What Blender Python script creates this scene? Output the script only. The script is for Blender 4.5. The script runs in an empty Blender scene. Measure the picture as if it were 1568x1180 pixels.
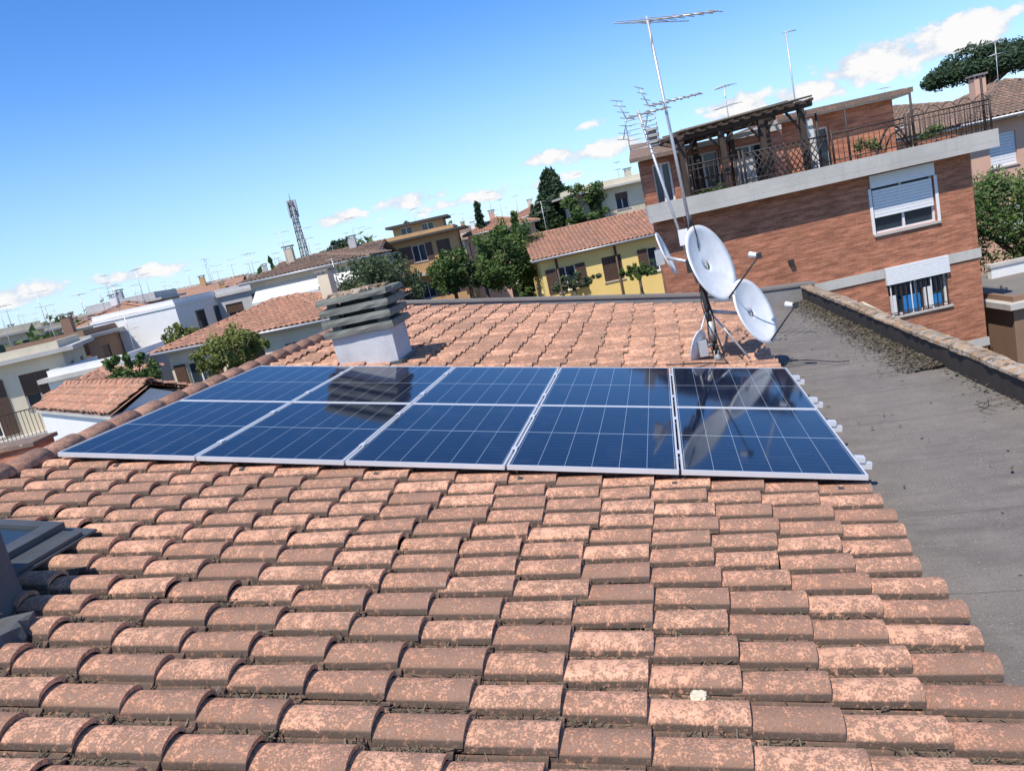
import bpy, math, random
from mathutils import Vector, Matrix
from math import sin, cos, pi, radians
rnd = random.Random(7)
scene = bpy.context.scene
COL = bpy.context.collection

# ------------------------------------------------------------------ node helpers
def new_mat(name):
    m = bpy.data.materials.new(name); m.use_nodes = True
    nt = m.node_tree; nt.nodes.clear()
    out = nt.nodes.new("ShaderNodeOutputMaterial")
    b = nt.nodes.new("ShaderNodeBsdfPrincipled")
    nt.links.new(b.outputs[0], out.inputs[0])
    return m, nt, b
def N(nt, t, **kw):
    n = nt.nodes.new(t)
    for k, v in kw.items(): setattr(n, k, v)
    return n
def setin(nt, sock, v):
    if isinstance(v, bpy.types.NodeSocket): nt.links.new(v, sock)
    elif v is not None: sock.default_value = v
def M_(nt, op, a, b=None, c=None, clamp=False):
    n = N(nt, "ShaderNodeMath", operation=op, use_clamp=clamp)
    setin(nt, n.inputs[0], a)
    if b is not None: setin(nt, n.inputs[1], b)
    if c is not None: setin(nt, n.inputs[2], c)
    return n.outputs[0]
def noise(nt, vec, scale, detail=4, rough=.55):
    n = N(nt, "ShaderNodeTexNoise"); n.inputs["Scale"].default_value = scale
    n.inputs["Detail"].default_value = detail; n.inputs["Roughness"].default_value = rough
    if vec is not None: nt.links.new(vec, n.inputs["Vector"])
    return n.outputs[0]
def ramp(nt, v, a, b):
    n = N(nt, "ShaderNodeMapRange", interpolation_type='SMOOTHSTEP')
    setin(nt, n.inputs[0], v); n.inputs[1].default_value = a; n.inputs[2].default_value = b
    return n.outputs[0]
def mix(nt, f, a, b, mode='MIX'):
    n = N(nt, "ShaderNodeMix", data_type='RGBA', blend_type=mode)
    setin(nt, n.inputs[0], f)
    for s, v in ((n.inputs[6], a), (n.inputs[7], b)):
        if isinstance(v, tuple): s.default_value = (*v[:3], 1)
        else: nt.links.new(v, s)
    return n.outputs[2]
def bump(nt, b, h, strength=.5, dist=.02):
    n = N(nt, "ShaderNodeBump"); n.inputs["Strength"].default_value = strength
    n.inputs["Distance"].default_value = dist
    nt.links.new(h, n.inputs["Height"]); nt.links.new(n.outputs[0], b.inputs["Normal"])
def objco(nt): return N(nt, "ShaderNodeTexCoord").outputs["Object"]

def plaster(name, col, dirt=.35, rough=.9, sc=1.0, streak=True):
    m, nt, b = new_mat(name); co = objco(nt)
    n1 = noise(nt, co, .9*sc, 5); n2 = noise(nt, co, 14*sc, 4)
    mp = N(nt, "ShaderNodeMapping"); nt.links.new(co, mp.inputs[0]); mp.inputs["Scale"].default_value = (3*sc, 3*sc, .35*sc)
    n3 = noise(nt, mp.outputs[0], 1.5, 5, .65)
    f = M_(nt, 'MULTIPLY', ramp(nt, n1, .35, .75), dirt)
    f2 = M_(nt, 'MULTIPLY', ramp(nt, n3, .5, .8), dirt if streak else 0)
    d = tuple(c*.55 for c in col)
    c = mix(nt, f, col, d); c = mix(nt, f2, c, tuple(x*.45+.02 for x in col))
    c = mix(nt, M_(nt, 'MULTIPLY', n2, .25), c, tuple(x*.75 for x in col))
    nt.links.new(c, b.inputs["Base Color"]); b.inputs["Roughness"].default_value = rough
    bump(nt, b, n2, .3, .02); return m
def simple(name, col, rough=.6, metal=0., var=.2, sc=8, bmp=0.1):
    m, nt, b = new_mat(name); co = objco(nt); n = noise(nt, co, sc, 5)
    c = mix(nt, M_(nt, 'MULTIPLY', ramp(nt, n, .3, .75), var*2.2, clamp=True), col, tuple(x*.5 for x in col))
    nt.links.new(c, b.inputs["Base Color"]); b.inputs["Roughness"].default_value = rough; b.inputs["Metallic"].default_value = metal
    if bmp: bump(nt, b, n, bmp, .01)
    return m
def brick(name, c1, c2, mortar, sx=.25, sy=.07):
    m, nt, b = new_mat(name); co = objco(nt)
    sp = N(nt, "ShaderNodeSeparateXYZ"); nt.links.new(co, sp.inputs[0])
    cb = N(nt, "ShaderNodeCombineXYZ"); nt.links.new(M_(nt, 'ADD', sp.outputs[0], sp.outputs[1]), cb.inputs[0]); nt.links.new(sp.outputs[2], cb.inputs[1])
    t = N(nt, "ShaderNodeTexBrick"); nt.links.new(cb.outputs[0], t.inputs["Vector"])
    t.inputs["Scale"].default_value = 1; t.inputs["Brick Width"].default_value = sx; t.inputs["Row Height"].default_value = sy
    t.inputs["Mortar Size"].default_value = .006; t.inputs["Bias"].default_value = 0
    t.inputs["Color1"].default_value = (*c1, 1); t.inputs["Color2"].default_value = (*c2, 1); t.inputs["Mortar"].default_value = (*mortar, 1)
    mp = N(nt, "ShaderNodeMapping"); nt.links.new(co, mp.inputs[0]); mp.inputs["Scale"].default_value = (.9, .9, 6)
    n1 = noise(nt, mp.outputs[0], 1.6, 7, .75); n2 = noise(nt, co, 22, 3)
    c = mix(nt, M_(nt, 'MULTIPLY', ramp(nt, n1, .42, .66), .7), t.outputs[0], tuple(x*.42 for x in c1))
    c = mix(nt, M_(nt, 'MULTIPLY', ramp(nt, n1, .5, .28), .55), c, tuple(min(1, x*1.5+.03) for x in c2))
    nt.links.new(c, b.inputs["Base Color"]); b.inputs["Roughness"].default_value = .9
    bump(nt, b, M_(nt, 'ADD', t.outputs[1], n2), .4, .01); return m

def tile_mat(name, clean, mid, dark, lich=.5, fine=60., debris_shade=True):
    m, nt, b = new_mat(name); co = objco(nt)
    at = N(nt, "ShaderNodeAttribute", attribute_name="tint")
    sp = N(nt, "ShaderNodeSeparateColor"); nt.links.new(at.outputs["Color"], sp.inputs[0])
    R, G, Bc = sp.outputs
    nb = noise(nt, co, 1.1, 4); nm = noise(nt, co, 9, 6, .7); nf = noise(nt, co, fine, 6, .75); nl = noise(nt, co, fine*.3, 5, .7)
    base = mix(nt, R, clean, mid)
    base = mix(nt, M_(nt, 'MULTIPLY', ramp(nt, nm, .35, .7), .5), base, tuple(x*.72 for x in mid))
    am = M_(nt, 'ADD', M_(nt, 'MULTIPLY', nb, .6), M_(nt, 'MULTIPLY', nm, .75))
    am = M_(nt, 'ADD', am, M_(nt, 'MULTIPLY', R, .22))
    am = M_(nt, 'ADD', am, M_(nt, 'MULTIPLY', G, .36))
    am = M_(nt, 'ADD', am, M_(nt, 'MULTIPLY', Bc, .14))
    am = M_(nt, 'SUBTRACT', am, 1.20-lich)
    sp1 = M_(nt, 'ADD', M_(nt, 'MULTIPLY', M_(nt, 'SUBTRACT', nf, .5), 2.3), M_(nt, 'MULTIPLY', M_(nt, 'SUBTRACT', nl, .5), 1.5))
    f = ramp(nt, M_(nt, 'ADD', am, sp1), .06, .46)
    c = mix(nt, M_(nt, 'MULTIPLY', f, .86), base, mix(nt, nl, dark, tuple(x*1.6 for x in dark)))
    vo = noise(nt, co, fine*.8, 3, .5)
    c = mix(nt, M_(nt, 'MULTIPLY', ramp(nt, vo, .63, .72), .6), c, (.58, .50, .41))
    if debris_shade:
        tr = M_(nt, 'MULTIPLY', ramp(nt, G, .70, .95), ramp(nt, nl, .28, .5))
        c = mix(nt, M_(nt, 'MULTIPLY', tr, .85), c, (.075, .06, .048))  # near-black trough colour: debris plus contact shadow painted along the rolls
    nt.links.new(c, b.inputs["Base Color"]); b.inputs["Roughness"].default_value = .92
    bump(nt, b, M_(nt, 'ADD', M_(nt, 'MULTIPLY', nf, .7), f), .6, .006)
    return m

# ------------------------------------------------------------------ materials
MT = {}
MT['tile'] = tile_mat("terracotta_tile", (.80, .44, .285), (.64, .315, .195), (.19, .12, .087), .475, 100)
MT['tile_far'] = tile_mat("weathered_roof_tile", (.60, .31, .20), (.48, .22, .135), (.22, .14, .10), .45, 12, False)
MT['tile_brown'] = tile_mat("brown_roof_tile", (.34, .22, .16), (.26, .15, .10), (.13, .10, .08), .5, 10, False)
MT['brick'] = brick("red_brick", (.39, .135, .07), (.53, .20, .105), (.40, .27, .19))
MT['brick_pink'] = brick("pink_brick", (.54, .24, .16), (.48, .19, .12), (.45, .33, .28))
MT['concrete'] = plaster("pale_concrete", (.56, .53, .48), .45)
MT['concrete_d'] = plaster("grey_concrete", (.25, .24, .23), .6)
MT['lead'] = plaster("dark_mottled_render", (.12, .12, .125), .7, sc=6)
MT['chim'] = plaster("chimney_render", (.60, .61, .62), .5, sc=3)
MT['chimslab'] = plaster("chimney_slab_concrete", (.21, .215, .185), .7, sc=4)
MT['white'] = plaster("white_plaster", (.84, .83, .80), .12)
MT['cream'] = plaster("cream_plaster", (.74, .65, .48), .25)
MT['yellow'] = plaster("yellow_plaster", (.92, .67, .24), .10)
MT['ochre'] = plaster("ochre_plaster", (.60, .36, .17), .3)
MT['pink'] = plaster("pink_plaster", (.70, .43, .31), .25)
MT['beige'] = plaster("beige_plaster", (.64, .55, .42), .3)
MT['brownw'] = plaster("brown_plaster", (.28, .17, .11), .3)
MT['grey'] = plaster("grey_plaster", (.52, .51, .50), .3)
MT['darkroof'] = simple("dark_roofing", (.07, .065, .06), .85)
MT['greyroof'] = plaster("grey_roofing", (.22, .20, .18), .4)
MT['glass'] = simple("window_glass", (.03, .045, .06), .08, 0, .1, 3, 0)
MT['shutter'] = simple("brown_shutter", (.10, .055, .035), .6)
MT['gshutter'] = simple("green_shutter", (.05, .09, .06), .6)
MT['wshutter'] = simple("white_shutter", (.82, .82, .82), .5, 0, .06)
MT['frame'] = simple("white_frame", (.78, .77, .75), .5, 0, .05)
MT['iron'] = simple("wrought_iron", (.05, .035, .03), .6)
MT['wood'] = simple("weathered_wood", (.075, .05, .038), .85, 0, .3, 12, .3)
MT['mat'] = simple("reed_matting", (.20, .16, .12), .9, 0, .4, 14, .5)
MT['alu'] = simple("aluminium", (.82, .83, .85), .32, .35, .05, 4, 0)
MT['galv'] = simple("galvanised_steel", (.60, .60, .60), .42, .4, .15, 20, 0)
MT['dark'] = simple("dark_plastic", (.035, .035, .038), .6)
MT['dish'] = simple("dish_paint", (.84, .85, .85), .45, 0, .14, 7, 0)
MT['leadgrey'] = simple("flashing_grey", (.10, .11, .12), .55, .2)
MT['blue'] = simple("blue_plastic", (.03, .22, .55), .5)
MT['bark'] = simple("bark", (.12, .09, .065), .95, 0, .3, 10, .5)
MT['canvas'] = simple("awning_canvas", (.72, .70, .64), .8, 0, .1)

m, nt, b = new_mat("bitumen_felt"); co = objco(nt)
n1 = noise(nt, co, .8, 5, .6); n2 = noise(nt, co, 110, 3, .7); n3 = noise(nt, co, 6, 5, .6)
sp = N(nt, "ShaderNodeSeparateXYZ"); nt.links.new(co, sp.inputs[0])
fy = M_(nt, 'FRACT', M_(nt, 'ADD', M_(nt, 'DIVIDE', sp.outputs[1], 1.0), M_(nt, 'MULTIPLY', n3, .03)))
seam = M_(nt, 'LESS_THAN', fy, .018)
c = mix(nt, ramp(nt, n1, .3, .7), (.235, .205, .18), (.165, .148, .132))
mp = N(nt, "ShaderNodeMapping"); nt.links.new(co, mp.inputs[0]); mp.inputs["Scale"].default_value = (.5, 3, 1)
n4 = noise(nt, mp.outputs[0], 2.2, 6, .65)
c = mix(nt, M_(nt, 'MULTIPLY', ramp(nt, n4, .48, .68), .5), c, (.12, .105, .092))
c = mix(nt, M_(nt, 'MULTIPLY', ramp(nt, n3, .45, .75), .4), c, (.29, .26, .225))
c = mix(nt, M_(nt, 'MULTIPLY', ramp(nt, n2, .48, .7), .7), c, (.085, .076, .068))
c = mix(nt, M_(nt, 'MULTIPLY', ramp(nt, noise(nt, co, 70, 2, .5), .66, .71), .6), c, (.45, .40, .34))
c = mix(nt, M_(nt, 'MULTIPLY', seam, .4), c, (.09, .085, .08))
nt.links.new(c, b.inputs["Base Color"]); b.inputs["Roughness"].default_value = .9
bump(nt, b, M_(nt, 'ADD', n2, M_(nt, 'MULTIPLY', n4, 2)), .6, .010); MT['bitumen'] = m
m, nt, b = new_mat("lichened_coping"); co = objco(nt)
n1 = noise(nt, co, 3, 5, .6); n2 = noise(nt, co, 18, 5, .7)
c = mix(nt, ramp(nt, n1, .4, .6), (.48, .41, .33), (.28, .22, .17))
c = mix(nt, ramp(nt, n2, .48, .58), c, (.46, .26, .11))
c = mix(nt, ramp(nt, noise(nt, co, 11, 5, .7), .52, .62), c, (.10, .085, .07))
nt.links.new(c, b.inputs["Base Color"]); b.inputs["Roughness"].default_value = .95; bump(nt, b, n2, .8, .03)
MT['coping'] = m
MT['upstand'] = simple("bitumen_upstand", (.055, .045, .038), .8, 0, .3, 6, .3)
m, nt, b = new_mat("solar_cells")
uv = N(nt, "ShaderNodeUVMap"); sp = N(nt, "ShaderNodeSeparateXYZ"); nt.links.new(uv.outputs[0], sp.inputs[0])
def line(v, n, wid):
    f = M_(nt, 'FRACT', M_(nt, 'MULTIPLY', v, n)); g = M_(nt, 'ABSOLUTE', M_(nt, 'SUBTRACT', f, .5))
    return M_(nt, 'GREATER_THAN', g, .5-wid)
U, V = sp.outputs[0], sp.outputs[1]
lu = line(U, 6, .012); lv = line(V, 20, .012); bb = line(U, 60, .06)
mid = M_(nt, 'LESS_THAN', M_(nt, 'ABSOLUTE', M_(nt, 'SUBTRACT', V, .5)), .004)
c = mix(nt, noise(nt, N(nt, "ShaderNodeTexCoord").outputs["Object"], 1.2, 2), (.002, .006, .022), (.004, .012, .036))
c = mix(nt, M_(nt, 'MULTIPLY', bb, .06), c, (.25, .30, .40))
c = mix(nt, M_(nt, 'MULTIPLY', lv, .2), c, (.35, .42, .5))
c = mix(nt, M_(nt, 'MULTIPLY', lu, .45), c, (.50, .58, .66))
c = mix(nt, M_(nt, 'MULTIPLY', mid, .5), c, (.55, .62, .68))
dustn = noise(nt, N(nt, "ShaderNodeTexCoord").outputs["Object"], 5, 6, .65)
c = mix(nt, M_(nt, 'MULTIPLY', ramp(nt, dustn, .45, .8), .03), c, (.5, .48, .44))
nt.links.new(c, b.inputs["Base Color"]); b.inputs["Roughness"].default_value = .06; b.inputs["IOR"].default_value = 1.45
MT['cells'] = m
def leafmat(name, c1, c2):
    m, nt, b = new_mat(name)
    at = N(nt, "ShaderNodeAttribute", attribute_name="tint")
    sp = N(nt, "ShaderNodeSeparateColor"); nt.links.new(at.outputs["Color"], sp.inputs[0])
    c = mix(nt, sp.outputs[0], c1, c2); nt.links.new(c, b.inputs["Base Color"]); b.inputs["Roughness"].default_value = .6
    tr = N(nt, "ShaderNodeBsdfTranslucent"); nt.links.new(c, tr.inputs[0])
    ms = N(nt, "ShaderNodeMixShader"); ms.inputs[0].default_value = .25
    nt.links.new(b.outputs[0], ms.inputs[1]); nt.links.new(tr.outputs[0], ms.inputs[2])
    nt.links.new(ms.outputs[0], nt.nodes["Material Output"].inputs[0]); return m
MT['leaf'] = leafmat("green_leaves", (.03, .07, .015), (.11, .18, .035))
MT['leaf_d'] = leafmat("dark_needles", (.015, .04, .018), (.05, .09, .035))
MT['leaf_o'] = leafmat("olive_leaves", (.035, .065, .03), (.10, .135, .05))
MT['leaf_y'] = leafmat("yellowgreen_leaves", (.09, .12, .025), (.22, .24, .05))
MT['debris'] = leafmat("dry_moss_bits", (.08, .065, .045), (.28, .24, .17))

# ------------------------------------------------------------------ builder
class B:
    def __init__(s, name, loc=(0, 0, 0), rot=(0, 0, 0)):
        s.name = name; s.loc = loc; s.rot = rot; s.parts = {}
        s.T = Matrix.Identity(4)
    def P(s, part, mat):
        k = (part, mat)
        if k not in s.parts: s.parts[k] = dict(v=[], f=[], sm=[], c=[], uv=[])
        return s.parts[k]
    def add(s, part, mat, V, F, smooth=False, cols=None, uvs=None):
        p = s.P(part, mat); o = len(p['v'])
        p['v'] += [tuple(s.T @ Vector(v)) for v in V]
        p['f'] += [tuple(i+o for i in f) for f in F]
        p['sm'] += (smooth if isinstance(smooth, list) else [smooth]*len(F))
        p['c'] += cols if cols else [(.5, .5, .5)]*len(V)
        if uvs: p['uv'] += uvs
    def box(s, part, mat, x0, x1, y0, y1, z0, z1):
        V = [(x, y, z) for z in (z0, z1) for y in (y0, y1) for x in (x0, x1)]
        s.add(part, mat, V, [(0, 2, 3, 1), (4, 5, 7, 6), (0, 1, 5, 4), (2, 6, 7, 3), (0, 4, 6, 2), (1, 3, 7, 5)])
    def extr(s, part, mat, pts, z0, z1):
        n = len(pts); V = [(x, y, z0) for x, y in pts]+[(x, y, z1) for x, y in pts]
        s.add(part, mat, V, [tuple(range(n))[::-1], tuple(range(n, 2*n))]+[(i, (i+1) % n, n+(i+1) % n, n+i) for i in range(n)])
    def tube(s, part, mat, p0, p1, r0, r1=None, n=8):
        if r1 is None: r1 = r0
        p0 = Vector(p0); p1 = Vector(p1); d = (p1-p0).normalized()
        a = d.orthogonal().normalized(); bb = d.cross(a)
        V = []
        for p, r in ((p0, r0), (p1, r1)):
            for i in range(n):
                t = 2*pi*i/n; V.append(p+a*cos(t)*r+bb*sin(t)*r)
        F = [(i, (i+1) % n, n+(i+1) % n, n+i) for i in range(n)]
        s.add(part, mat, V, F+[tuple(range(n))[::-1], tuple(range(n, 2*n))], [True]*n+[False]*2)
    def path(s, part, mat, pts, r, n=6):
        for a, b_ in zip(pts[:-1], pts[1:]): s.tube(part, mat, a, b_, r, n=n)
    def done(s):
        e = bpy.data.objects.new(s.name, None); COL.objects.link(e); e.location = s.loc; e.rotation_euler = s.rot
        e.empty_display_size = .3
        for (pn, mn), p in s.parts.items():
            me = bpy.data.meshes.new(pn); me.from_pydata(p['v'], [], p['f']); me.update()
            me.polygons.foreach_set("use_smooth", p['sm'])
            ca = me.color_attributes.new("tint", 'FLOAT_COLOR', 'POINT')
            fl = []
            for c in p['c']: fl += [c[0], c[1], c[2], 1]
            ca.data.foreach_set("color", fl)
            if p['uv']:
                uvl = me.uv_layers.new(name="UVMap"); k = []
                for u in p['uv']: k += [u[0], u[1]]
                uvl.data.foreach_set("uv", k)
            me.materials.append(MT[mn])
            o = bpy.data.objects.new(pn, me); COL.objects.link(o); o.parent = e
        return e

def prof_full(w, roll, h, nseg=9, ntr=4, dip=.016):
    out = []
    for i in range(nseg+1):
        t = i/nseg; a = pi*t
        r = roll/2-roll/2*cos(a); hh = h*sin(a)**.8 if 0 < t < 1 else 0
        g = .62*(1-t)**1.2 + (.4 if t > .85 else 0) + (.38 if t < .12 else 0)  # roll feet raised too: takes the debris and painted contact-shadow line
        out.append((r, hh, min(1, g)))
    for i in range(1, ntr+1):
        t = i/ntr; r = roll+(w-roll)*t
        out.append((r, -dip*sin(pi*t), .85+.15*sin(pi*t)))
    return out
def tiles(bd, part, mat, O, R, D, Nn, nr, nl, w, l, prof, seed=1, jit=.012, step=.022, lip=.016, inside=None, stations=(0, .5, 1), lift=.01):
    rg = random.Random(seed); O = Vector(O); R = Vector(R); D = Vector(D); Nn = Vector(Nn)
    V = []; F = []; S = []; C = []; P = len(prof); K = len(stations)
    for i in range(nr):
        rj = rg.uniform(-1, 1)*jit*1.3
        for j in range(nl):
            if inside and not inside((i+.5)*w, (j+.5)*l): continue
            if rg.random() < .16: rv = rg.random()*.15
            else: rv = min(1, max(0, .5+rg.gauss(0, .26)))
            s0 = j*l-.03; s1 = (j+1)*l+rj+rg.uniform(-1, 1)*jit
            dh = rg.uniform(-1, 1)*lift*.5; yaw = rg.uniform(-1, 1)*jit*.35; dr = rg.uniform(-1, 1)*jit*.25
            o = len(V)
            for k, t in enumerate(stations):
                ss = s0+(s1-s0)*t
                for (r, h, g) in prof:
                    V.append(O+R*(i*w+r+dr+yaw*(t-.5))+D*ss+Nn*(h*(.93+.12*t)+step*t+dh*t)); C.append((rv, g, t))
            for k in range(K-1):
                for q in range(P-1):
                    a = o+k*P+q; F.append((a, a+P, a+P+1, a+1)); S.append(True)
            o2 = len(V); base = o+(K-1)*P
            for dz, ds in ((0, 0), (-lip, -.002)):
                for q, (r, h, g) in enumerate(prof):
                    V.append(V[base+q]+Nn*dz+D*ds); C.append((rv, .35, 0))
            for q in range(P-1):
                a = o2+q; F.append((a, a+P, a+P+1, a+1)); S.append(False)
    bd.add(part, mat, V, F, S, C)
def ridge_caps(bd, part, mat, p0, p1, r=.11, l=.36, seed=3, n=8, squash=.75):
    rg = random.Random(seed); p0 = Vector(p0); p1 = Vector(p1); L = (p1-p0).length; d = (p1-p0)/L
    side = d.cross(Vector((0, 0, 1))).normalized(); upv = side.cross(d).normalized()
    k = max(1, int(L/l)); l = L/k
    for i in range(k):
        a = p0+d*(i*l-.02); b_ = p0+d*((i+1)*l+.03); V = []; C = []; rv = rg.random()
        dj = rg.uniform(-.008, .008)
        for j, (p, rr, up_) in enumerate(((a, r*.9, 0), (b_, r*1.06, .012), (b_, r*.9, -.008))):
            for q in range(n+1):
                t = pi*q/n; V.append(p+side*(cos(t)*rr+dj)+upv*(sin(t)*rr*squash+up_)); C.append((rv, .3, j*.4))
        F = []
        for j in range(2):
            for q in range(n): F.append((j*(n+1)+q, j*(n+1)+q+1, (j+1)*(n+1)+q+1, (j+1)*(n+1)+q))
        bd.add(part, mat, V, F, [True]*n+[False]*n, C)

LOW = [(0, 0, .5), (.035, .04, .45), (.08, .055, .25), (.125, .04, .2), (.16, 0, .7), (.24, -.005, 1)]

# ------------------------------------------------------------------ our roof
A = radians(10.5); ca, sa = cos(A), sin(A)
RZ = -1.985
roof = B("tiled_roof", (0, 0, RZ), (0, A, 0))
PW = .225
S_RIDGE = -5.32; S_EAVE = 1.06
nl = 18; PL = (S_EAVE-S_RIDGE)/nl
ROLL = .158
prof = prof_full(PW, ROLL, .062, 10, 4, .018)
Y0 = -1.0; NR = 69
tiles(roof, "tiles", 'tile', (S_RIDGE, Y0, -.035), (0, 1, 0), (1, 0, 0), (0, 0, 1), NR, nl, PW, PL, prof, seed=11, jit=.020, step=.028, lip=.024)
roof.box("underlay", 'darkroof', S_RIDGE, S_EAVE-.09, Y0, Y0+NR*PW, -.14, -.065)
YF = Y0+NR*PW
roof.done()
roof2 = B("tiled_roof", (S_RIDGE*ca, 0, RZ-S_RIDGE*sa), (0, -radians(14), 0))
tiles(roof2, "tiles", 'tile', (0, Y0, -.035), (0, 1, 0), (-1, 0, 0), (0, 0, 1), NR, 12, PW, .35, prof_full(PW, .158, .062, 6, 2), seed=12, stations=(0, 1))
roof2.box("underlay", 'darkroof', -4.15, -.02, Y0, YF, -.12, -.065)
roof2.done()
rc = B("ridge_tiles")
zr = RZ-S_RIDGE*sa
ridge_caps(rc, "caps", 'tile', (S_RIDGE*ca, Y0, zr), (S_RIDGE*ca, YF, zr), .13, .38, n=10)
rc.done()
body = B("roof_building")
body.box("walls", 'cream', -9.2, 3.3, -2, 14.75, -9, -2.62)
V = [(-9.1, 14.72, -2.6), (3.2, 14.72, -2.6), (1.0, 14.72, -2.3), (S_RIDGE*ca, 14.72, zr-.12), (-9.1, 14.72, -2.2),
     (-9.1, 14.6, -2.6), (3.2, 14.6, -2.6), (1.0, 14.6, -2.3), (S_RIDGE*ca, 14.6, zr-.12), (-9.1, 14.6, -2.2)]
body.add("gable", 'cream', V, [(0, 1, 2, 3, 4), (9, 8, 7, 6, 5), (0, 5, 6, 1), (1, 6, 7, 2), (2, 7, 8, 3), (3, 8, 9, 4)])
body.done()

def px(y): return 3.13-.0616*y
bt = B("bitumen_flat_roof")
ys = [-1+i*.78 for i in range(21)]; V = []; F = []
for y in ys:
    for k in range(5):
        x = .90+(px(y)-.90)*k/4
        V.append((x, y, -2.30-.05*k/4-(.02 if 0 < k < 4 else 0)))
for i in range(len(ys)-1):
    for k in range(4):
        a = i*5+k; F.append((a, a+1, a+6, a+5))
bt.add("felt_sheet", 'bitumen', V, F, True)
bt.box("deck", 'darkroof', .92, 2.2, -1, 14.5, -2.60, -2.42)
bt.done()
pp = B("parapet_wall")
def prism(bd, part, mat, a, b_, w0, w1, z0a, z1a, z0b, z1b):
    a = Vector(a); b_ = Vector(b_); d = (b_-a).normalized(); n = Vector((d.y, -d.x))
    V = []
    for p, z0, z1 in ((a, z0a, z1a), (b_, z0b, z1b)):
        for w in (w0, w1):
            q = p+n*w; V += [(q.x, q.y, z0), (q.x, q.y, z1)]
    bd.add(part, mat, V, [(0, 1, 3, 2), (4, 6, 7, 5), (0, 4, 5, 1), (2, 3, 7, 6), (1, 5, 7, 3), (0, 2, 6, 4)])
L0 = (px(-1), -1); L1 = (px(14.45), 14.45)
prism(pp, "upstand", 'upstand', L0, L1, 0, .15, -2.6, -2.12, -2.6, -2.10)
n_ = 150; V = []; F = []; rg = random.Random(77)
for i in range(n_+1):
    y = -1+15.45*i/n_; x = px(y); a_, b_ = rg.uniform(-.012, .008), rg.uniform(-.012, .012)
    z = -2.085+.012*sin(y*1.7)+rg.uniform(-.006, .006)
    V += [(x-.015+a_, y, -2.118), (x-.012+a_, y, z), (x+.07, y, z+.012), (x+.165+b_, y, z), (x+.168+b_, y, -2.118)]
for i in range(n_):
    for k in range(4): a_ = i*5+k; F.append((a_, a_+1, a_+6, a_+5))
pp.add("coping", 'coping', V, F)
pp.done()
fp = B("parapet_wall")
za = zr-.05
def seg(x0, x1, z0, z1, zb0, zb1):
    prism(fp, "wall", 'concrete_d', (x0, 14.55), (x1, 14.55), 0, -.2, zb0, z0, zb1, z1)
    prism(fp, "coping", 'greyroof', (x0, 14.55), (x1, 14.55), .03, -.23, z0+.003, z0+.045, z1+.003, z1+.045)
seg(S_RIDGE*ca, 1.0, za+.10, RZ-1.0*.1853+.14, za-.3, -2.5)
seg(1.003, px(14.5)+.25, RZ-1.0*.1853+.137, -2.12, -2.5, -2.5)
fp.done()

# ------------------------------------------------------------------ solar panels
PX0 = -4.96*1.017; CW = 1.2205; MW = 1.203; MD = 1.645
rows_y = [5.12, 6.785]
for ri, y0 in enumerate(rows_y):
    for ci in range(5):
        bd = B("solar_panel", (0, 0, RZ), (0, A, 0))
        x0 = PX0+ci*CW; x1 = x0+MW; y1 = y0+MD
        t = .12+rnd.uniform(-.002, .002); bh = .035; fw = .014
        bd.box("frame", 'alu', x0, x1, y0, y0+fw, t-bh, t); bd.box("frame", 'alu', x0, x1, y1-fw, y1, t-bh, t)
        bd.box("frame", 'alu', x0, x0+fw, y0+fw, y1-fw, t-bh, t); bd.box("frame", 'alu', x1-fw, x1, y0+fw, y1-fw, t-bh, t)
        a, b_, c_, d_ = x0+fw, x1-fw, y0+fw, y1-fw
        tz = [rnd.uniform(-.0015, .0015) for _ in range(2)]
        bd.add("glass", 'cells', [(a, c_, t-.004+tz[0]), (b_, c_, t-.004+tz[1]), (b_, d_, t-.004-tz[0]), (a, d_, t-.004-tz[1])], [(0, 1, 2, 3)], uvs=[(-.01, -.01), (1.01, -.01), (1.01, 1.01), (-.01, 1.01)])
        bd.box("backsheet", 'frame', a, b_, c_, d_, t-.014, t-.009)
        bd.done()
rk = B("panel_mounting_rails", (0, 0, RZ), (0, A, 0))
for y in (5.5, 6.4, 7.15, 8.05):
    rk.box("rail", 'alu', PX0-.03, PX0+5*CW+.10, y-.02, y+.02, .035, .082)
    rk.box("end_clamp", 'alu', PX0+5*CW-.014, PX0+5*CW+.05, y-.03, y+.03, .084, .123)
    for k in range(1, 5):
        rk.box("mid_clamp", 'alu', PX0+k*CW-.03, PX0+k*CW+.012, y-.035, y+.035, .1225, .1265)
for k in range(6):
    xx = PX0+.5+k*1.08
    for y in (5.14, 8.4): rk.box("hook", 'leadgrey', xx, xx+.035, y-.04, y+.3, .02, .034)
rk.done()

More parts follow.
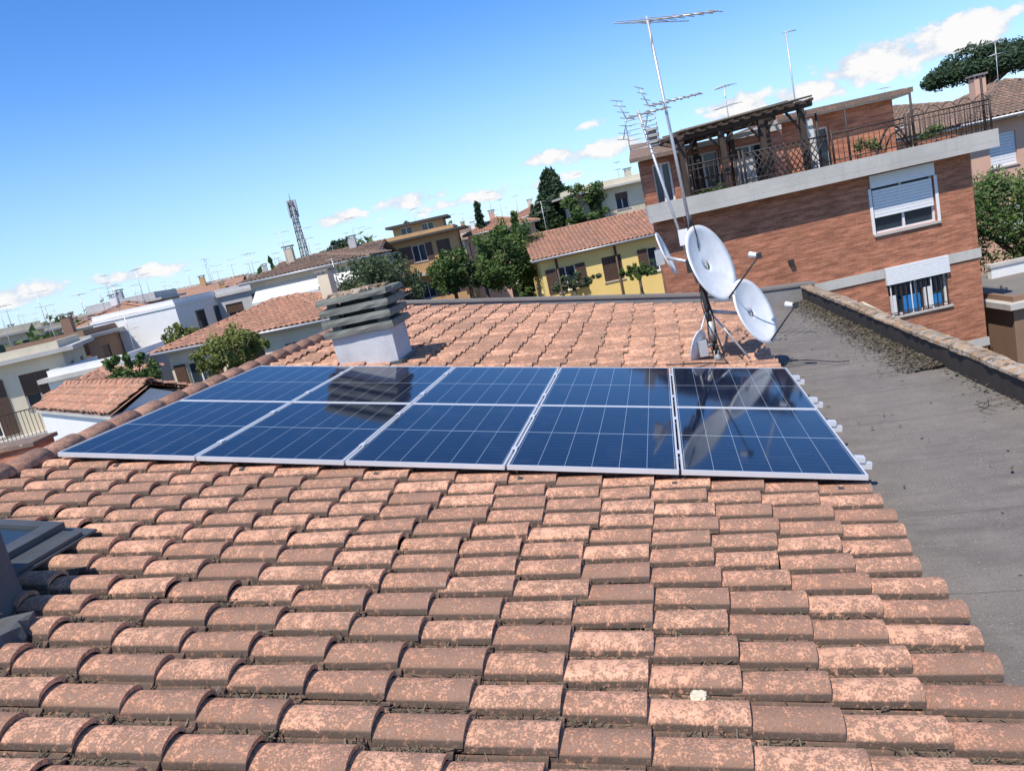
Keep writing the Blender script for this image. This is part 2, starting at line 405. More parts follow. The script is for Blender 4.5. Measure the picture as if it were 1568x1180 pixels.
# ------------------------------------------------------------------ chimney
ch = B("chimney", (-3.82, 9.32, 0), (0, 0, radians(3)))
ch.box("shaft", 'chim', -.39, .39, -.33, .33, -1.7, -.86)
ch.box("base_flashing", 'leadgrey', -.44, .44, -.38, .38, -1.6, -1.28)
def rough_slab(bd, part, mat, hx, hy, z0, z1, seed, am=.006, cx=0, cy=0):
    rg = random.Random(seed); n = 7; V = []; F = []
    ring = []
    for sx, sy, ex, ey in ((-1, -1, 1, -1), (1, -1, 1, 1), (1, 1, -1, 1), (-1, 1, -1, -1)):
        for i in range(n):
            t = i/n; ring.append(((sx+(ex-sx)*t)*hx, (sy+(ey-sy)*t)*hy))
    for z, ins in ((z0, .0), ((z0+z1)/2, -.01), (z1, .012)):
        for (x, y) in ring: V.append((cx+x*(1-ins)+rg.uniform(-am, am), cy+y*(1-ins)+rg.uniform(-am, am), z+rg.uniform(-am, am)*.6))
    m_ = len(ring)
    for k in range(2):
        for i in range(m_): F.append((k*m_+i, k*m_+(i+1) % m_, (k+1)*m_+(i+1) % m_, (k+1)*m_+i))
    F.append(tuple(range(m_))[::-1]); F.append(tuple(range(2*m_, 3*m_)))
    bd.add(part, mat, V, F)
for i, z in enumerate((-.855, -.715, -.575)):
    rough_slab(ch, "louvre_slab", 'chimslab', .45, .39, z, z+.085, i)
    for sx in (-1, 1):
        for sy in (-1, 1): ch.box("spacer", 'chimslab', sx*.30-.06, sx*.30+.06, sy*.24-.06, sy*.24+.06, z+.08, z+.145)
rough_slab(ch, "cap_slab", 'chimslab', .46, .40, -.435, -.365, 9, .010)
rg = random.Random(66)
for k in range(5):
    rough_slab(ch, "cap_mortar", 'coping', .20, .10, -.372, -.335+rg.uniform(0, .02), 10+k, .015, rg.uniform(-.2, .2), rg.uniform(-.25, .25))
ch.box("flue_core", 'dark', -.22, .22, -.18, .18, -.86, -.437)
ch.done()
nc = B("chimney", (0.06, 0.0, 0), (0, 0, radians(6)))
rough_slab(nc, "shaft", 'lead', .32, .22, -1.5, -.75, 3, .012, -3.56, 3.30)
rough_slab(nc, "lead_apron", 'lead', .42, .13, -1.45, -1.30, 1, .02, -3.40, 3.10)
nc.done()
sk = B("roof_window", (-.0, -.22, RZ), (0, A, 0))
sk.box("flashing", 'leadgrey', -5.05, -3.78, 3.36, 4.16, .03, .045)
sk.box("frame", 'leadgrey', -4.95, -3.95, 3.42, 3.50, .046, .11); sk.box("frame", 'leadgrey', -4.95, -3.95, 4.02, 4.10, .046, .11)
sk.box("frame", 'leadgrey', -4.95, -4.87, 3.50, 4.02, .046, .11); sk.box("frame", 'leadgrey', -4.05, -3.95, 3.50, 4.02, .046, .11)
sk.box("pane", 'glass', -4.87, -4.05, 3.50, 4.02, .08, .09)
sk.box("hood", 'leadgrey', -4.02, -3.80, 3.46, 4.06, .046, .07)
sk.done()

# ------------------------------------------------------------------ antenna mast
ma = B("antenna_mast")
base = Vector((.40, 9.4, -2.05)); top = Vector((.25, 9.4, 1.93)); mid_ = base.lerp(top, .32)
ma.tube("foot", 'galv', base+Vector((0, 0, -.05)), base+Vector((0, 0, .12)), .06, .04)
ma.tube("lower_pole", 'dark', base, mid_, .034, n=10)
ma.tube("lower_pole_collar", 'galv', base.lerp(top, .06), base.lerp(top, .12), .042, n=10)
ma.tube("upper_pole", 'galv', mid_, top, .020, .016, n=8)
m2b = base+Vector((-.09, .02, .95)); m2t = Vector((-.02, 9.45, .98))
ma.tube("second_pole", 'galv', m2b, m2t, .016, n=8)
ma.tube("clamp", 'galv', m2b+Vector((0, 0, .1)), base.lerp(top, .27), .018)
for (a, b_) in ((base+Vector((.35, -.25, .0)), base.lerp(top, .16)), (base+Vector((-.3, -.1, .05)), base.lerp(top, .16)), (base+Vector((.1, .4, .0)), base.lerp(top, .16))):
    ma.tube("strut", 'galv', a, b_, .012)
def yagi(bd, c, bdir, L, ne, el0, el1, refl=True, r=.006):
    bdir = Vector(bdir).normalized(); side = bdir.cross(Vector((0, 0, 1))).normalized(); c = Vector(c)
    bd.tube("boom", 'galv', c-bdir*L*.3, c+bdir*L*.7, .011, n=6)
    for i in range(ne):
        t = i/(ne-1); p = c+bdir*(L*(-.28+.96*t)); e = el0+(el1-el0)*t
        bd.tube("element", 'galv', p-side*e, p+side*e, r, n=5)
    if refl:
        for k in (-1, 1):
            q0 = c-bdir*L*.3; q1 = q0+Vector((0, 0, .22*k))-bdir*.08
            bd.tube("reflector_arm", 'galv', q0, q1, .007, n=5)
            for t in (.35, .7, 1): bd.tube("reflector_bar", 'galv', q0.lerp(q1, t)-side*.2, q0.lerp(q1, t)+side*.2, .005, n=5)
yagi(ma, top+Vector((.10, 0, -.06)), (.80, -.50, -.20), 1.05, 9, .36, .16, refl=False, r=.005)
ma.tube("long_element", 'galv', top+Vector((-.36, -.42, -.07)), top+Vector((.48, .60, -.05)), .006, n=5)
yagi(ma, base.lerp(top, .765), (.93, -.25, -.03), .60, 8, .26, .12)
yagi(ma, m2t+Vector((0, 0, -.05)), (.9, -.3, .0), .5, 6, .24, .14, refl=True)
g0 = m2t+Vector((.02, -.04, -.42))
for i in range(7):
    z = g0.z+i*.055
    ma.tube("grid_bar", 'galv', (g0.x-.18, g0.y, z), (g0.x+.16, g0.y-.05, z), .005, n=5)
for xx in (-.18, .16): ma.tube("grid_side", 'galv', (g0.x+xx, g0.y-.02, g0.z), (g0.x+xx, g0.y-.02, g0.z+.33), .006, n=5)
ma.box("amplifier_box", 'dish', .19, .30, 9.30, 9.37, -.62, -.44)
ma.box("amplifier_box", 'dark', .22, .32, 9.29, 9.36, -.95, -.80)
for k in range(4):
    pts_ = []
    for i in range(14):
        t = i/13; p = base.lerp(top, .02+.42*t); pts_.append(p+Vector((.05*sin(7*t+k*2), -.045, 0)))
    ma.path("cable", 'dark', pts_, .007, 5)
ma.path("cable", 'dark', [base+Vector((.02, -.05, .1)), base+Vector((.1, -.3, .0)), base+Vector((-.2, -.5, .1)), base+Vector((-.6, -.6, .17))], .008, 5)
cab = [base+Vector((.02, -.02, .05)), base+Vector((.3, .1, -.1)), Vector((.95, 9.55, -2.24))]
for i in range(14):
    t = i/13; cab.append(Vector((1.1+.75*t, 9.55+.16*sin(5*t)-.1*t, -2.285-.02*t)))
ma.path("cable", 'dark', cab, .006, 5)
ma.done()
def dish(name, c, nrm, w, h, arm=.5, pole=None, lnb=True):
    c = Vector(c); n = Vector(nrm).normalized(); sx = n.cross(Vector((0, 0, 1))).normalized(); sy = sx.cross(n).normalized()
    bd = B(name, c); V = []; F = []; K = 8; Q = 40; dep = w*.10
    def P(rr, t): return sx*cos(t)*rr*w/2+sy*sin(t)*rr*h/2+n*(dep*(rr*rr-1))
    V.append(P(0, 0))
    for k in range(1, K+1):
        for q in range(Q): V.append(P(k/K, 2*pi*q/Q))
    for q in range(Q): V.append(P(1.0, 2*pi*q/Q)-n*.018+(sx*cos(2*pi*q/Q)+sy*sin(2*pi*q/Q))*.006)
    for q in range(Q): F.append((0, 1+q, 1+(q+1) % Q))
    for k in range(K):
        for q in range(Q): a = 1+k*Q; F.append((a+q, a+(q+1) % Q, a+Q+(q+1) % Q, a+Q+q))
    bd.add("reflector", 'dish', V, F, True)
    bd.box("rear_bracket", 'galv', *(lambda p: (p.x-.05, p.x+.05, p.y-.05, p.y+.05, p.z-.09, p.z+.09))(n*(-dep-.05)))
    if lnb:
        foot = -sy*h/2*.96; tip = n*arm - sy*h*.18
        bd.tube("lnb_arm", 'dark', foot, tip, .010, n=6)
        bd.tube("lnb", 'dish', tip, tip+(-n*.9+sy*.3).normalized()*.10+sy*.03, .026, .032, n=10)
        bd.box("lnb_body", 'dark', tip.x-.03, tip.x+.03, tip.y-.025, tip.y+.025, tip.z-.03, tip.z+.03)
    if pole is not None: bd.tube("mount", 'galv', n*(-dep-.03), Vector(pole)-c, .022, n=8)
    bd.done()
dish("satellite_dish", (.52, 9.32, -.88), (.80, -.52, .30), .86, .95, .55, (.35, 9.4, -1.0))
dish("satellite_dish", (.92, 9.38, -1.54), (.78, -.52, .34), .72, .82, .46, (.39, 9.4, -1.45))
dish("satellite_dish", (.03, 9.65, -.70), (.93, -.1, .28), .50, .56, .3, (.31, 9.4, -.85), lnb=False)
dish("satellite_dish", (.19, 9.3, -1.83), (-.75, .55, .30), .30, .42, .2, (.38, 9.4, -1.85), lnb=False)

# ------------------------------------------------------------------ buildings
def wall(bd, part, mat, O, ang, L, z0, z1, ops, th=.25, glass='glass', frame='frame', shut=None):
    old = bd.T.copy()
    bd.T = old @ Matrix.Translation(Vector((O[0], O[1], 0))) @ Matrix.Rotation(ang, 4, 'Z')
    xs = sorted(set([0, L]+[o[0] for o in ops]+[o[1] for o in ops])); zs = sorted(set([z0, z1]+[o[2] for o in ops]+[o[3] for o in ops]))
    for a, b_ in zip(xs[:-1], xs[1:]):
        run = None
        for c_, d_ in zip(zs[:-1], zs[1:]):
            hole = any(o[0]-1e-6 <= a and b_ <= o[1]+1e-6 and o[2]-1e-6 <= c_ and d_ <= o[3]+1e-6 for o in ops)
            if not hole:
                if run and abs(run[1]-c_) < 1e-6: run[1] = d_
                else:
                    if run: bd.box(part, mat, a, b_, 0, th, run[0], run[1])
                    run = [c_, d_]
            elif run:
                bd.box(part, mat, a, b_, 0, th, run[0], run[1]); run = None
        if run: bd.box(part, mat, a, b_, 0, th, run[0], run[1])
    for o in ops:
        a, b_, c_, d_ = o[:4]; f = .05
        bd.box("window_glass", glass, a, b_, .16, .2, c_, d_)
        bd.box("window_frame", frame, a, a+f, .11, .158, c_, d_); bd.box("window_frame", frame, b_-f, b_, .11, .158, c_, d_)
        bd.box("window_frame", frame, a+f, b_-f, .11, .158, c_, c_+f); bd.box("window_frame", frame, a+f, b_-f, .11, .158, d_-f, d_)
        mx = (a+b_)/2; bd.box("window_frame", frame, mx-.03, mx+.03, .112, .157, c_+f, d_-f)
        bd.box("sill", 'concrete', a-.06, b_+.06, -.06, .1, c_-.06, c_-.002)
        if shut and (o[4] if len(o) > 4 else True):
            k = rnd.random()
            if k < .6:
                hh = c_+(d_-c_)*rnd.choice([0, .0, .35, .6])
                nb = max(2, int((d_-hh)/.12))
                for i in range(nb):
                    zz = hh+(d_-hh)*i/nb
                    bd.box("roller_shutter", shut, a+.01, b_-.01, .06, .085, zz+.006, zz+(d_-hh)/nb-.006)
            else:
                wv = (b_-a)/2
                bd.box("shutter", shut, a-wv-.01, a-.03, -.05, -.01, c_, d_); bd.box("shutter", shut, b_+.03, b_+wv+.01, -.05, -.01, c_, d_)
    bd.T = old
def roof_antenna(bd, x, y, z, h, k=5, sc=1.0):
    bd.tube("tv_aerial", 'galv', (x, y, z), (x, y, z+h), .018*sc, n=5)
    a = rnd.uniform(0, pi); dx, dy = cos(a), sin(a)
    for lv in range(rnd.choice([1, 2])):
        zz = z+h-.05-lv*.6; L = rnd.uniform(.6, 1.1)
        bd.tube("tv_aerial", 'galv', (x-dx*L*.4, y-dy*L*.4, zz), (x+dx*L*.6, y+dy*L*.6, zz), .013*sc, n=4)
        for i in range(k):
            t = -.38+.95*i/(k-1); w = .32-.03*i
            bd.tube("tv_aerial", 'galv', (x+dx*L*t+dy*w, y+dy*L*t-dx*w, zz), (x+dx*L*t-dy*w, y+dy*L*t+dx*w, zz), .009*sc, n=4)
def hip_gable(bd, w, d, zt, rh, kind, mat, over=.45, seed=1, fine=True):
    X0, X1, Y0_, Y1_ = -w/2-over, w/2+over, -over, d+over
    D_ = Y1_-Y0_; W_ = X1-X0; ze = zt-.02; zrg = zt+rh
    if kind == 'gable':
        ym = (Y0_+Y1_)/2
        polys = [([(X0, Y0_, ze), (X1, Y0_, ze)], [(X0, ym, zrg), (X1, ym, zrg)]), ([(X1, Y1_, ze), (X0, Y1_, ze)], [(X1, ym, zrg), (X0, ym, zrg)])]
    else:
        ym = (Y0_+Y1_)/2
        if W_ >= D_: r0, r1 = (X0+D_/2, ym, zrg), (X1-D_/2, ym, zrg)
        else: r0, r1 = ((X0+X1)/2, Y0_+W_/2, zrg), ((X0+X1)/2, Y1_-W_/2, zrg)
        c = [(X0, Y0_, ze), (X1, Y0_, ze), (X1, Y1_, ze), (X0, Y1_, ze)]
        if W_ >= D_: polys = [([c[0], c[1]], [r0, r1]), ([c[1], c[2]], [r1, r1]), ([c[2], c[3]], [r1, r0]), ([c[3], c[0]], [r0, r0])]
        else: polys = [([c[0], c[1]], [r0, r0]), ([c[1], c[2]], [r0, r1]), ([c[2], c[3]], [r1, r1]), ([c[3], c[0]], [r1, r0])]
    for n_, (ev, rg_) in enumerate(polys):
        e0, e1 = map(Vector, ev); q0, q1 = map(Vector, rg_)
        u = (e1-e0).normalized(); mid2 = (q0+q1)/2
        foot = e0+u*((mid2-e0).dot(u)); up2 = (mid2-foot); L = up2.length; Dn = -up2/L; nn = u.cross(-Dn).normalized()
        if nn.z < 0: nn = -nn
        four = (q1-q0).length > 1e-3
        bd.add("roof_slope", mat, [e0-nn*.05, e1-nn*.05, q1-nn*.05, q0-nn*.05] if four else [e0-nn*.05, e1-nn*.05, q0-nn*.05],
               [(0, 1, 2, 3)] if four else [(0, 1, 2)], cols=[(.6, .7, .5)]*(4 if four else 3))
        EL = (e1-e0).length; a0 = (q0-e0).dot(u); a1 = (q1-e0).dot(u)
        O = e0-Dn*L
        def ins(r, s_, a0=a0, a1=a1, L=L, EL=EL):
            t = s_/L; return (a0*(1-t)-.02) <= r <= (a1+(EL-a1)*t+.02)
        if fine: tiles(bd, "roof_tiles", mat, O, u, Dn, nn, int(EL/.24), int(L/.36)+1, .24, L/(int(L/.36)+1), LOW, seed=seed+n_, jit=.012, step=.03, lip=.02, inside=ins, stations=(0, 1))
    if kind == 'gable': ridge_caps(bd, "ridge", mat, (X0, ym, zrg), (X1, ym, zrg), .12, .4, n=5)
    else:
        if (Vector(r0)-Vector(r1)).length > .3: ridge_caps(bd, "ridge", mat, r0, r1, .12, .4, n=5)
        for cc, rr in ((c[0], r0), (c[3], r0 if W_ >= D_ else r1), (c[1], r1 if W_ >= D_ else r0), (c[2], r1)): ridge_caps(bd, "ridge", mat, cc, rr, .12, .4, n=5)
    bd.box("soffit", 'concrete', X0+.03, X1-.03, Y0_+.03, Y1_-.03, zt-.16, zt-.075)
    if over > .2: bd.tube("gutter", 'galv', (X0, Y0_-.05, zt-.07), (X1, Y0_-.05, zt-.07), .05, n=6)
    if kind == 'gable':
        ym = d/2
        for xx in (-w/2-.002, w/2+.002): bd.add("gable_wall", bd.wm, [(xx, 0, zt-.16), (xx, d, zt-.16), (xx, ym, zt+rh-.15)], [(0, 1, 2)])
def house(name, c, yaw, w, d, zt, wm, kind='hip', rh=.9, rm='tile_far', over=.45, floors=2, nw=3, shut='shutter', zb=-9, balc=None, ant=1, seed=0, fine=True, fh=3.0, chim=1, ww=1.1, awn=False, slab='concrete'):
    bd = B(name, (c[0], c[1], 0), (0, 0, radians(yaw))); bd.wm = wm
    def ops(L, n):
        o = []
        if n <= 0: return o
        for f in range(floors):
            zf = zt-.25-fh*(f+1)+.25
            for i in range(n):
                xc = L*(i+.5)/n+rnd.uniform(-.1, .1)
                if balc and f in balc and i % 2 == 0: o.append((xc-ww/2, xc+ww/2, zf+.1, zf+2.3))
                else: o.append((xc-ww/2, xc+ww/2, zf+.95, zf+2.3))
        return o
    ns = max(1, int(d/3.2)) if nw > 0 else 0
    wall(bd, "walls", wm, (-w/2, 0), 0, w, zb, zt-.17, ops(w, nw), shut=shut)
    wall(bd, "walls", wm, (w/2, 0.251), pi/2, d-.502, zb, zt-.17, ops(d-.5, ns), shut=shut)
    wall(bd, "walls", wm, (-w/2, d-.251), -pi/2, d-.502, zb, zt-.17, ops(d-.5, ns), shut=shut)
    bd.box("walls", wm, -w/2, w/2, d-.25, d, zb, zt-.17)
    if kind == 'flat':
        bd.box("roof_slab", slab, -w/2-over, w/2+over, -over, d+over, zt-.168, zt)
        bd.box("roof_parapet", wm, -w/2+.05, w/2-.05, .05, .2, zt+.002, zt+rh); bd.box("roof_parapet", wm, w/2-.2, w/2-.05, .2, d-.05, zt+.002, zt+rh)
        bd.box("roof_parapet", wm, -w/2+.05, -w/2+.2, .2, d-.05, zt+.002, zt+rh)
        bd.box("roof_finish", 'greyroof', -w/2+.2, w/2-.2, .2, d-.05, zt+.002, zt+.04)
    else: hip_gable(bd, w, d, zt, rh, kind, rm, over, seed, fine)
    if balc:
        for f in balc:
            zf = zt-fh*(f+1); bd.box("balcony_slab", 'concrete', -w/2+.1, w/2-.1, -1.25, -.003, zf-.16, zf)
            if f % 2 == 0:
                for i in range(int((w-.3)/.14)): bd.box("balcony_rail", 'iron', -w/2+.15+i*.14, -w/2+.17+i*.14, -1.2, -1.18, zf, zf+1)
                bd.box("balcony_rail", 'iron', -w/2+.12, w/2-.12, -1.21, -1.17, zf+1.0, zf+1.04)
            else: bd.box("balcony_wall", wm, -w/2+.1, w/2-.1, -1.22, -1.1, zf, zf+.95)
            if awn:
                V = [(-w/2+.3, -.02, zf+2.5), (w/2-.3, -.02, zf+2.5), (w/2-.3, -1.5, zf+1.8), (-w/2+.3, -1.5, zf+1.8), (-w/2+.3, -1.5, zf+1.6), (w/2-.3, -1.5, zf+1.6)]
                bd.add("awning", 'canvas', V, [(0, 1, 2, 3), (3, 2, 5, 4)])
    tz = zt+(rh*.5 if kind != 'flat' else .05)
    for i in range(chim):
        xx = rnd.uniform(-w*.3, w*.3); yy = d*rnd.uniform(.35, .6)
        bd.box("chimney_stack", wm, xx-.25, xx+.25, yy-.25, yy+.25, tz-.6, tz+1.1); bd.box("chimney_stack_cap", 'concrete_d', xx-.33, xx+.33, yy-.33, yy+.33, tz+1.2, tz+1.28)
        for a in (-.22, .2):
            for b_ in (-.22, .2): bd.box("chimney_stack", wm, xx+a, xx+a+.05, yy+b_, yy+b_+.05, tz+1.1, tz+1.2)
    for i in range(ant): roof_antenna(bd, rnd.uniform(-w*.4, w*.4), d*rnd.uniform(.2, .7), tz-.2, rnd.uniform(1.8, 3.2), sc=max(1, c[1]/60))
    return bd

# --- brick apartment building with roof terrace
bb = B("brick_apartment_building", (-.1, 20.9, 0), (0, 0, radians(12.9)))
win = [(5.72, 7.40, -2.22, -.72), (5.86, 7.5, -4.5, -3.17)]
wall(bb, "facade", 'brick', (0, 0), 0, 8.42, -9, -.655, win, th=.3)
wall(bb, "side_wall", 'brick', (8.42, .301), pi/2, 8.6, -9, -.655, [(2, 3.2, -2.2, -.9), (5, 6.2, -2.2, -.9)], th=.3)
bb.extr("rear_walls", 'brick', [(.08, .302), (.5, .302), (2.9, 8.6), (8.1, 8.6), (8.1, 9.2), (2.3, 9.2)], -9, -.656)
bb.extr("terrace_slab", 'concrete', [(-.25, -.48), (8.9, -.48), (8.9, 9.4), (2.3, 9.4)], -.65, -.5)
bb.box("terrace_upstand", 'concrete', -.25, 8.9, -.48, -.30, -.498, -.2); bb.box("terrace_upstand", 'concrete', 8.72, 8.9, -.298, 9.4, -.498, -.2)
bb.box("string_course", 'concrete', -.03, 5.8, -.035, -.002, -3.42, -3.17); bb.box("string_course", 'concrete', 7.56, 8.46, -.035, -.002, -3.42, -3.17)
bb.box("string_course", 'concrete', -.03, 8.46, -.035, -.002, -5.85, -5.62)
bb.box("shutter_box", 'wshutter', 5.70, 7.42, -.05, .05, -1.02, -.70)
for i in range(9): bb.box("roller_shutter", 'wshutter', 5.76, 7.36, .03, .055, -1.80+i*.08, -1.80+i*.08+.073)
bb.box("window_surround", 'white', 5.64, 5.718, -.02, .02, -2.22, -1.03); bb.box("window_surround", 'white', 7.402, 7.48, -.02, .02, -2.22, -1.03)
for i in range(7): bb.box("awning_box", 'wshutter', 5.82, 7.54, -.10+i*.004, -.004, -3.62+i*.066, -3.62+i*.066+.06)
for i in range(12): bb.box("window_bars", 'frame' if i % 4 == 0 else 'iron', 5.9+i*.138, 5.925+i*.138, -.05, -.03, -4.5, -3.66)
bb.box("window_bars", 'iron', 5.86, 7.5, -.055, -.027, -4.42, -4.40)
bb.box("laundry", 'blue', 6.25, 6.72, .02, .10, -4.46, -4.02); bb.box("laundry", 'frame', 6.85, 7.05, .02, .10, -4.46, -3.9); bb.box("laundry", 'frame', 5.92, 6.1, .02, .10, -4.46, -3.95)
bb.box("laundry", 'blue', 7.1, 7.3, .02, .08, -4.44, -4.15)
wall(bb, "penthouse_wall", 'brick_pink', (.95, 2.6), 0, 3.7, -.498, 1.05, [(.9, 1.8, -.4, .9), (2.2, 3.3, -.4, .85)], th=.25)
wall(bb, "penthouse_wall", 'brick', (-.05, .35), 0, 1.0, -.498, .95, [(.3, .8, -.25, .8)], th=.25)
bb.extr("penthouse_wall", 'brick', [(.0, .602), (.95, .602), (.95, 2.6), (.5, 2.6)], -.498, .95)
bb.add("penthouse_roof", 'tile_brown', [(-.4, -.1, .93), (1.15, -.1, .93), (1.3, 3.2, 1.5), (.4, 3.2, 1.5), (-.4, -.1, 1.03), (1.15, -.1, 1.03), (1.3, 3.2, 1.6), (.4, 3.2, 1.6)],
       [(0, 1, 5, 4), (4, 5, 6, 7), (0, 4, 7, 3), (1, 2, 6, 5), (2, 3, 7, 6), (0, 3, 2, 1)])
bb.box("penthouse_roof_slab", 'concrete', 1.32, 4.55, 2.3, 6.5, 1.06, 1.2)
wall(bb, "attic_wall", 'brick', (4.7, 2.95), 0, 3.45, -.498, 1.25, [(.7, 1.5, -.4, .9)], th=.25)
bb.box("attic_wall", 'brick', 7.9, 8.15, 3.201, 8, -.498, 1.25)
bb.box("attic_roof", 'concrete', 4.6, 8.5, 2.55, 8, 1.26, 1.38); bb.box("attic_roof_edge", 'tile_brown', 4.55, 8.55, 2.5, 2.548, 1.3, 1.44)
bb.box("attic_roof_deck", 'tile_brown', 4.7, 8.4, 2.7, 7.8, 1.382, 1.46)
bb.box("small_stack", 'brick', 4.5, 4.9, 2.9, 3.3, 1.385, 1.75)
for z in (1.30, 1.46, 1.62): bb.box("flue_cowl", 'concrete', .5, .82, 1.3, 1.6, z+.1, z+.17)
bb.box("flue_stack", 'concrete_d', .55, .77, 1.35, 1.55, 1.1, 1.7)
def pz(x): return 1.20+.05*x
for x in (.95, 2.0, 3.05, 4.1):
    for y in (-.15, 2.3): bb.box("pergola_post", 'wood', x-.07, x+.07, y-.07, y+.07, -.498, pz(x)-.07)
for y in (-.15, 2.3): bb.tube("pergola_beam", 'wood', (.7, y, pz(.7)), (4.4, y, pz(4.4)), .08, n=6)
for i in range(13):
    x = .8+i*.29; z = pz(x)
    bb.tube("pergola_rafter", 'wood', (x, -.5, z+.07), (x, 2.6, z+.12), .045, n=5)
rg = random.Random(4)
for i in range(48):
    y = -.4+3.0*i/48; a = .8+rg.uniform(-.1, .5); b_ = 4.3-rg.uniform(-.1, .8)
    bb.tube("pergola_reeds", 'mat', (a, y, pz(a)+.15+rg.uniform(0, .05)), (b_, y+rg.uniform(-.06, .06), pz(b_)+.15+rg.uniform(0, .06)), .024, n=5)
for x in (.95, 2.0, 3.05):
    bb.tube("pergola_brace", 'wood', (x, -.15, .75), (x+.4, -.15, pz(x)), .035, n=5); bb.tube("pergola_brace", 'wood', (x+1.05, -.15, .75), (x+.65, -.15, pz(x)), .035, n=5)
def rail(x0, x1, y, style):
    zt_ = .55
    bb.tube("railing", 'iron', (x0, y, zt_), (x1, y, zt_), .022, n=5); bb.tube("railing", 'iron', (x0, y, -.1), (x1, y, -.1), .015, n=5)
    bb.tube("railing", 'iron', (x0, y, zt_-.12), (x1, y, zt_-.12), .012, n=5)
    n = int((x1-x0)/.13)
    for i in range(n+1):
        x = x0+(x1-x0)*i/n
        if style == 'bar': bb.tube("railing", 'iron', (x, y, -.2), (x, y, zt_), .009, n=4)
        elif style == 'lat' and i < n-3:
            bb.tube("railing", 'iron', (x, y, -.2), (x+.5, y+.01, zt_), .016, n=4); bb.tube("railing", 'iron', (x+.5, y, -.2), (x, y-.01, zt_), .016, n=4)
    for x in (x0, x1): bb.tube("railing", 'iron', (x, y, -.2), (x, y, zt_+.1), .028, n=6)
rail(.95, 2.3, -.38, 'bar'); rail(2.4, 4.6, -.38, 'lat'); rail(4.7, 6.6, -.38, 'bar'); rail(6.7, 8.8, -.38, 'bar')
for y0_, y1_ in ((-.38, 1.2), (1.3, 2.9)):
    for i in range(12):
        y = y0_+(y1_-y0_)*i/12; bb.tube("railing", 'iron', (8.8, y, -.2), (8.8, y, .55), .009, n=4)
for x in (4.45, 5.2, 6.9, 8.75): bb.tube("terrace_post", 'iron', (x, -.2, -.49), (x, -.2, 1.15), .03, n=6)
for k in range(5):
    x0_ = 6.7+k*.42
    pts_ = [(x0_+.42*t/8, -.38, .55+.16*sin(pi*t/8)) for t in range(9)]; bb.path("railing", 'iron', pts_, .012, 4)
bb.path("railing", 'iron', [(5.9+1.0*t/12, -.1, -.3+.75*sin(pi*t/12)) for t in range(13)], .03, 5)
bb.path("railing", 'iron', [(6.1+.7*t/12, -.1, -.3+.55*sin(pi*t/12)) for t in range(13)], .02, 5)
bb.box("blind", 'canvas', 4.2, 4.42, -.05, 0, -.3, 1.05)
bb.box("table", 'wood', 1.5, 2.2, .6, 1.2, .15, .2)
for x in (1.55, 2.1):
    for y in (.65, 1.12): bb.box("table_leg", 'wood', x, x+.05, y, y+.05, -.49, .15)
bb.box("cupboard", 'concrete', 3.0, 3.5, 1.9, 2.3, -.49, .5); bb.box("planter", 'brick', 5.7, 6.3, .2, .5, -.49, -.1); bb.box("planter", 'brick', 7.2, 8.2, .1, .4, -.49, -.12)
bb.box("wall_lamp", 'dark', 3.3, 3.42, -.12, -.002, -2.5, -2.38)
roof_antenna(bb, 4.0, 5, 1.3, 1.6, 6)
bb.tube("flag_pole", 'galv', (4.7, 1.5, .3), (4.7, 1.5, 3.5), .02, n=6); bb.tube("flag_pole", 'galv', (4.6, 1.5, 3.48), (4.98, 1.5, 3.48), .015, n=5)
bb.done()

yh = house("yellow_house", (-2.9, 43.2), 12.9, 7.8, 9, -1.95, 'yellow', 'gable', 1.25, 'tile_far', .4, 2, 3, 'shutter', ant=1, seed=21, chim=0)
for x in (-3.0, .3, 3.0): yh.tube("downpipe", 'shutter', (x, -.08, -2.1), (x, -.08, -9), .06)
yh.done()
house("cream_apartment_building", (-2.6, 67.6), 20, 7.5, 9, 1.6, 'cream', 'flat', .5, over=.9, nw=3, floors=3, ant=2, chim=1, balc=[0]).done()
house("pink_villa", (17.0, 37.2), 9, 8, 9, .15, 'pink', 'hip', 1.5, 'tile_brown', .7, 3, 3, 'wshutter', ant=1, seed=31).done()
house("brown_roofed_house", (13.5, 44), 12, 10, 8, .7, 'pink', 'hip', 1.2, 'tile_brown', .6, 3, 3, ant=1, seed=33, chim=0).done()
wv = house("white_villa", (-28.9, 38.0), 6, 5.0, 6, -.05, 'white', 'flat', .25, over=.06, floors=3, nw=0, ant=2, seed=5, chim=0, slab='white')
for zz in (-1.9, -4.9):
    wv.box("window_glass", 'glass', -1.9, -1.1, -.012, -.002, zz, zz+1.1); wv.box("balcony_slab", 'white', -2.5, 2.5, -1.0, -.003, zz-.9, zz-.75)
    wv.box("side_window", 'glass', 2.502, 2.512, 2, 3.1, zz, zz+1.2); wv.box("side_window", 'glass', 2.502, 2.512, 4.3, 5.2, zz, zz+1.2)
wv.done()
house("grey_house", (-25.0, 43.5), 8, 4.2, 6, -.1, 'grey', 'flat', .3, over=.2, floors=3, nw=2, ant=2, seed=6, chim=0).done()
house("tile_roofed_house", (-16.2, 27.4), -4, 7.8, 6.6, -1.75, 'cream', 'hip', .95, 'tile_far', .4, 2, 3, ant=1, seed=41, chim=1).done()
house("white_cottage", (-15.0, 16.4), -35, 6.8, 1.8, -2.0, 'white', 'gable', .42, 'tile_far', .12, 2, 0, ant=0, seed=43, chim=0).done()
house("beige_apartment_building", (-19.6, 41.0), 12, 6.6, 8, .25, 'beige', 'hip', .7, 'tile_brown', .5, 3, 3, ant=2, balc=[0, 1], seed=45, awn=True, chim=1).done()
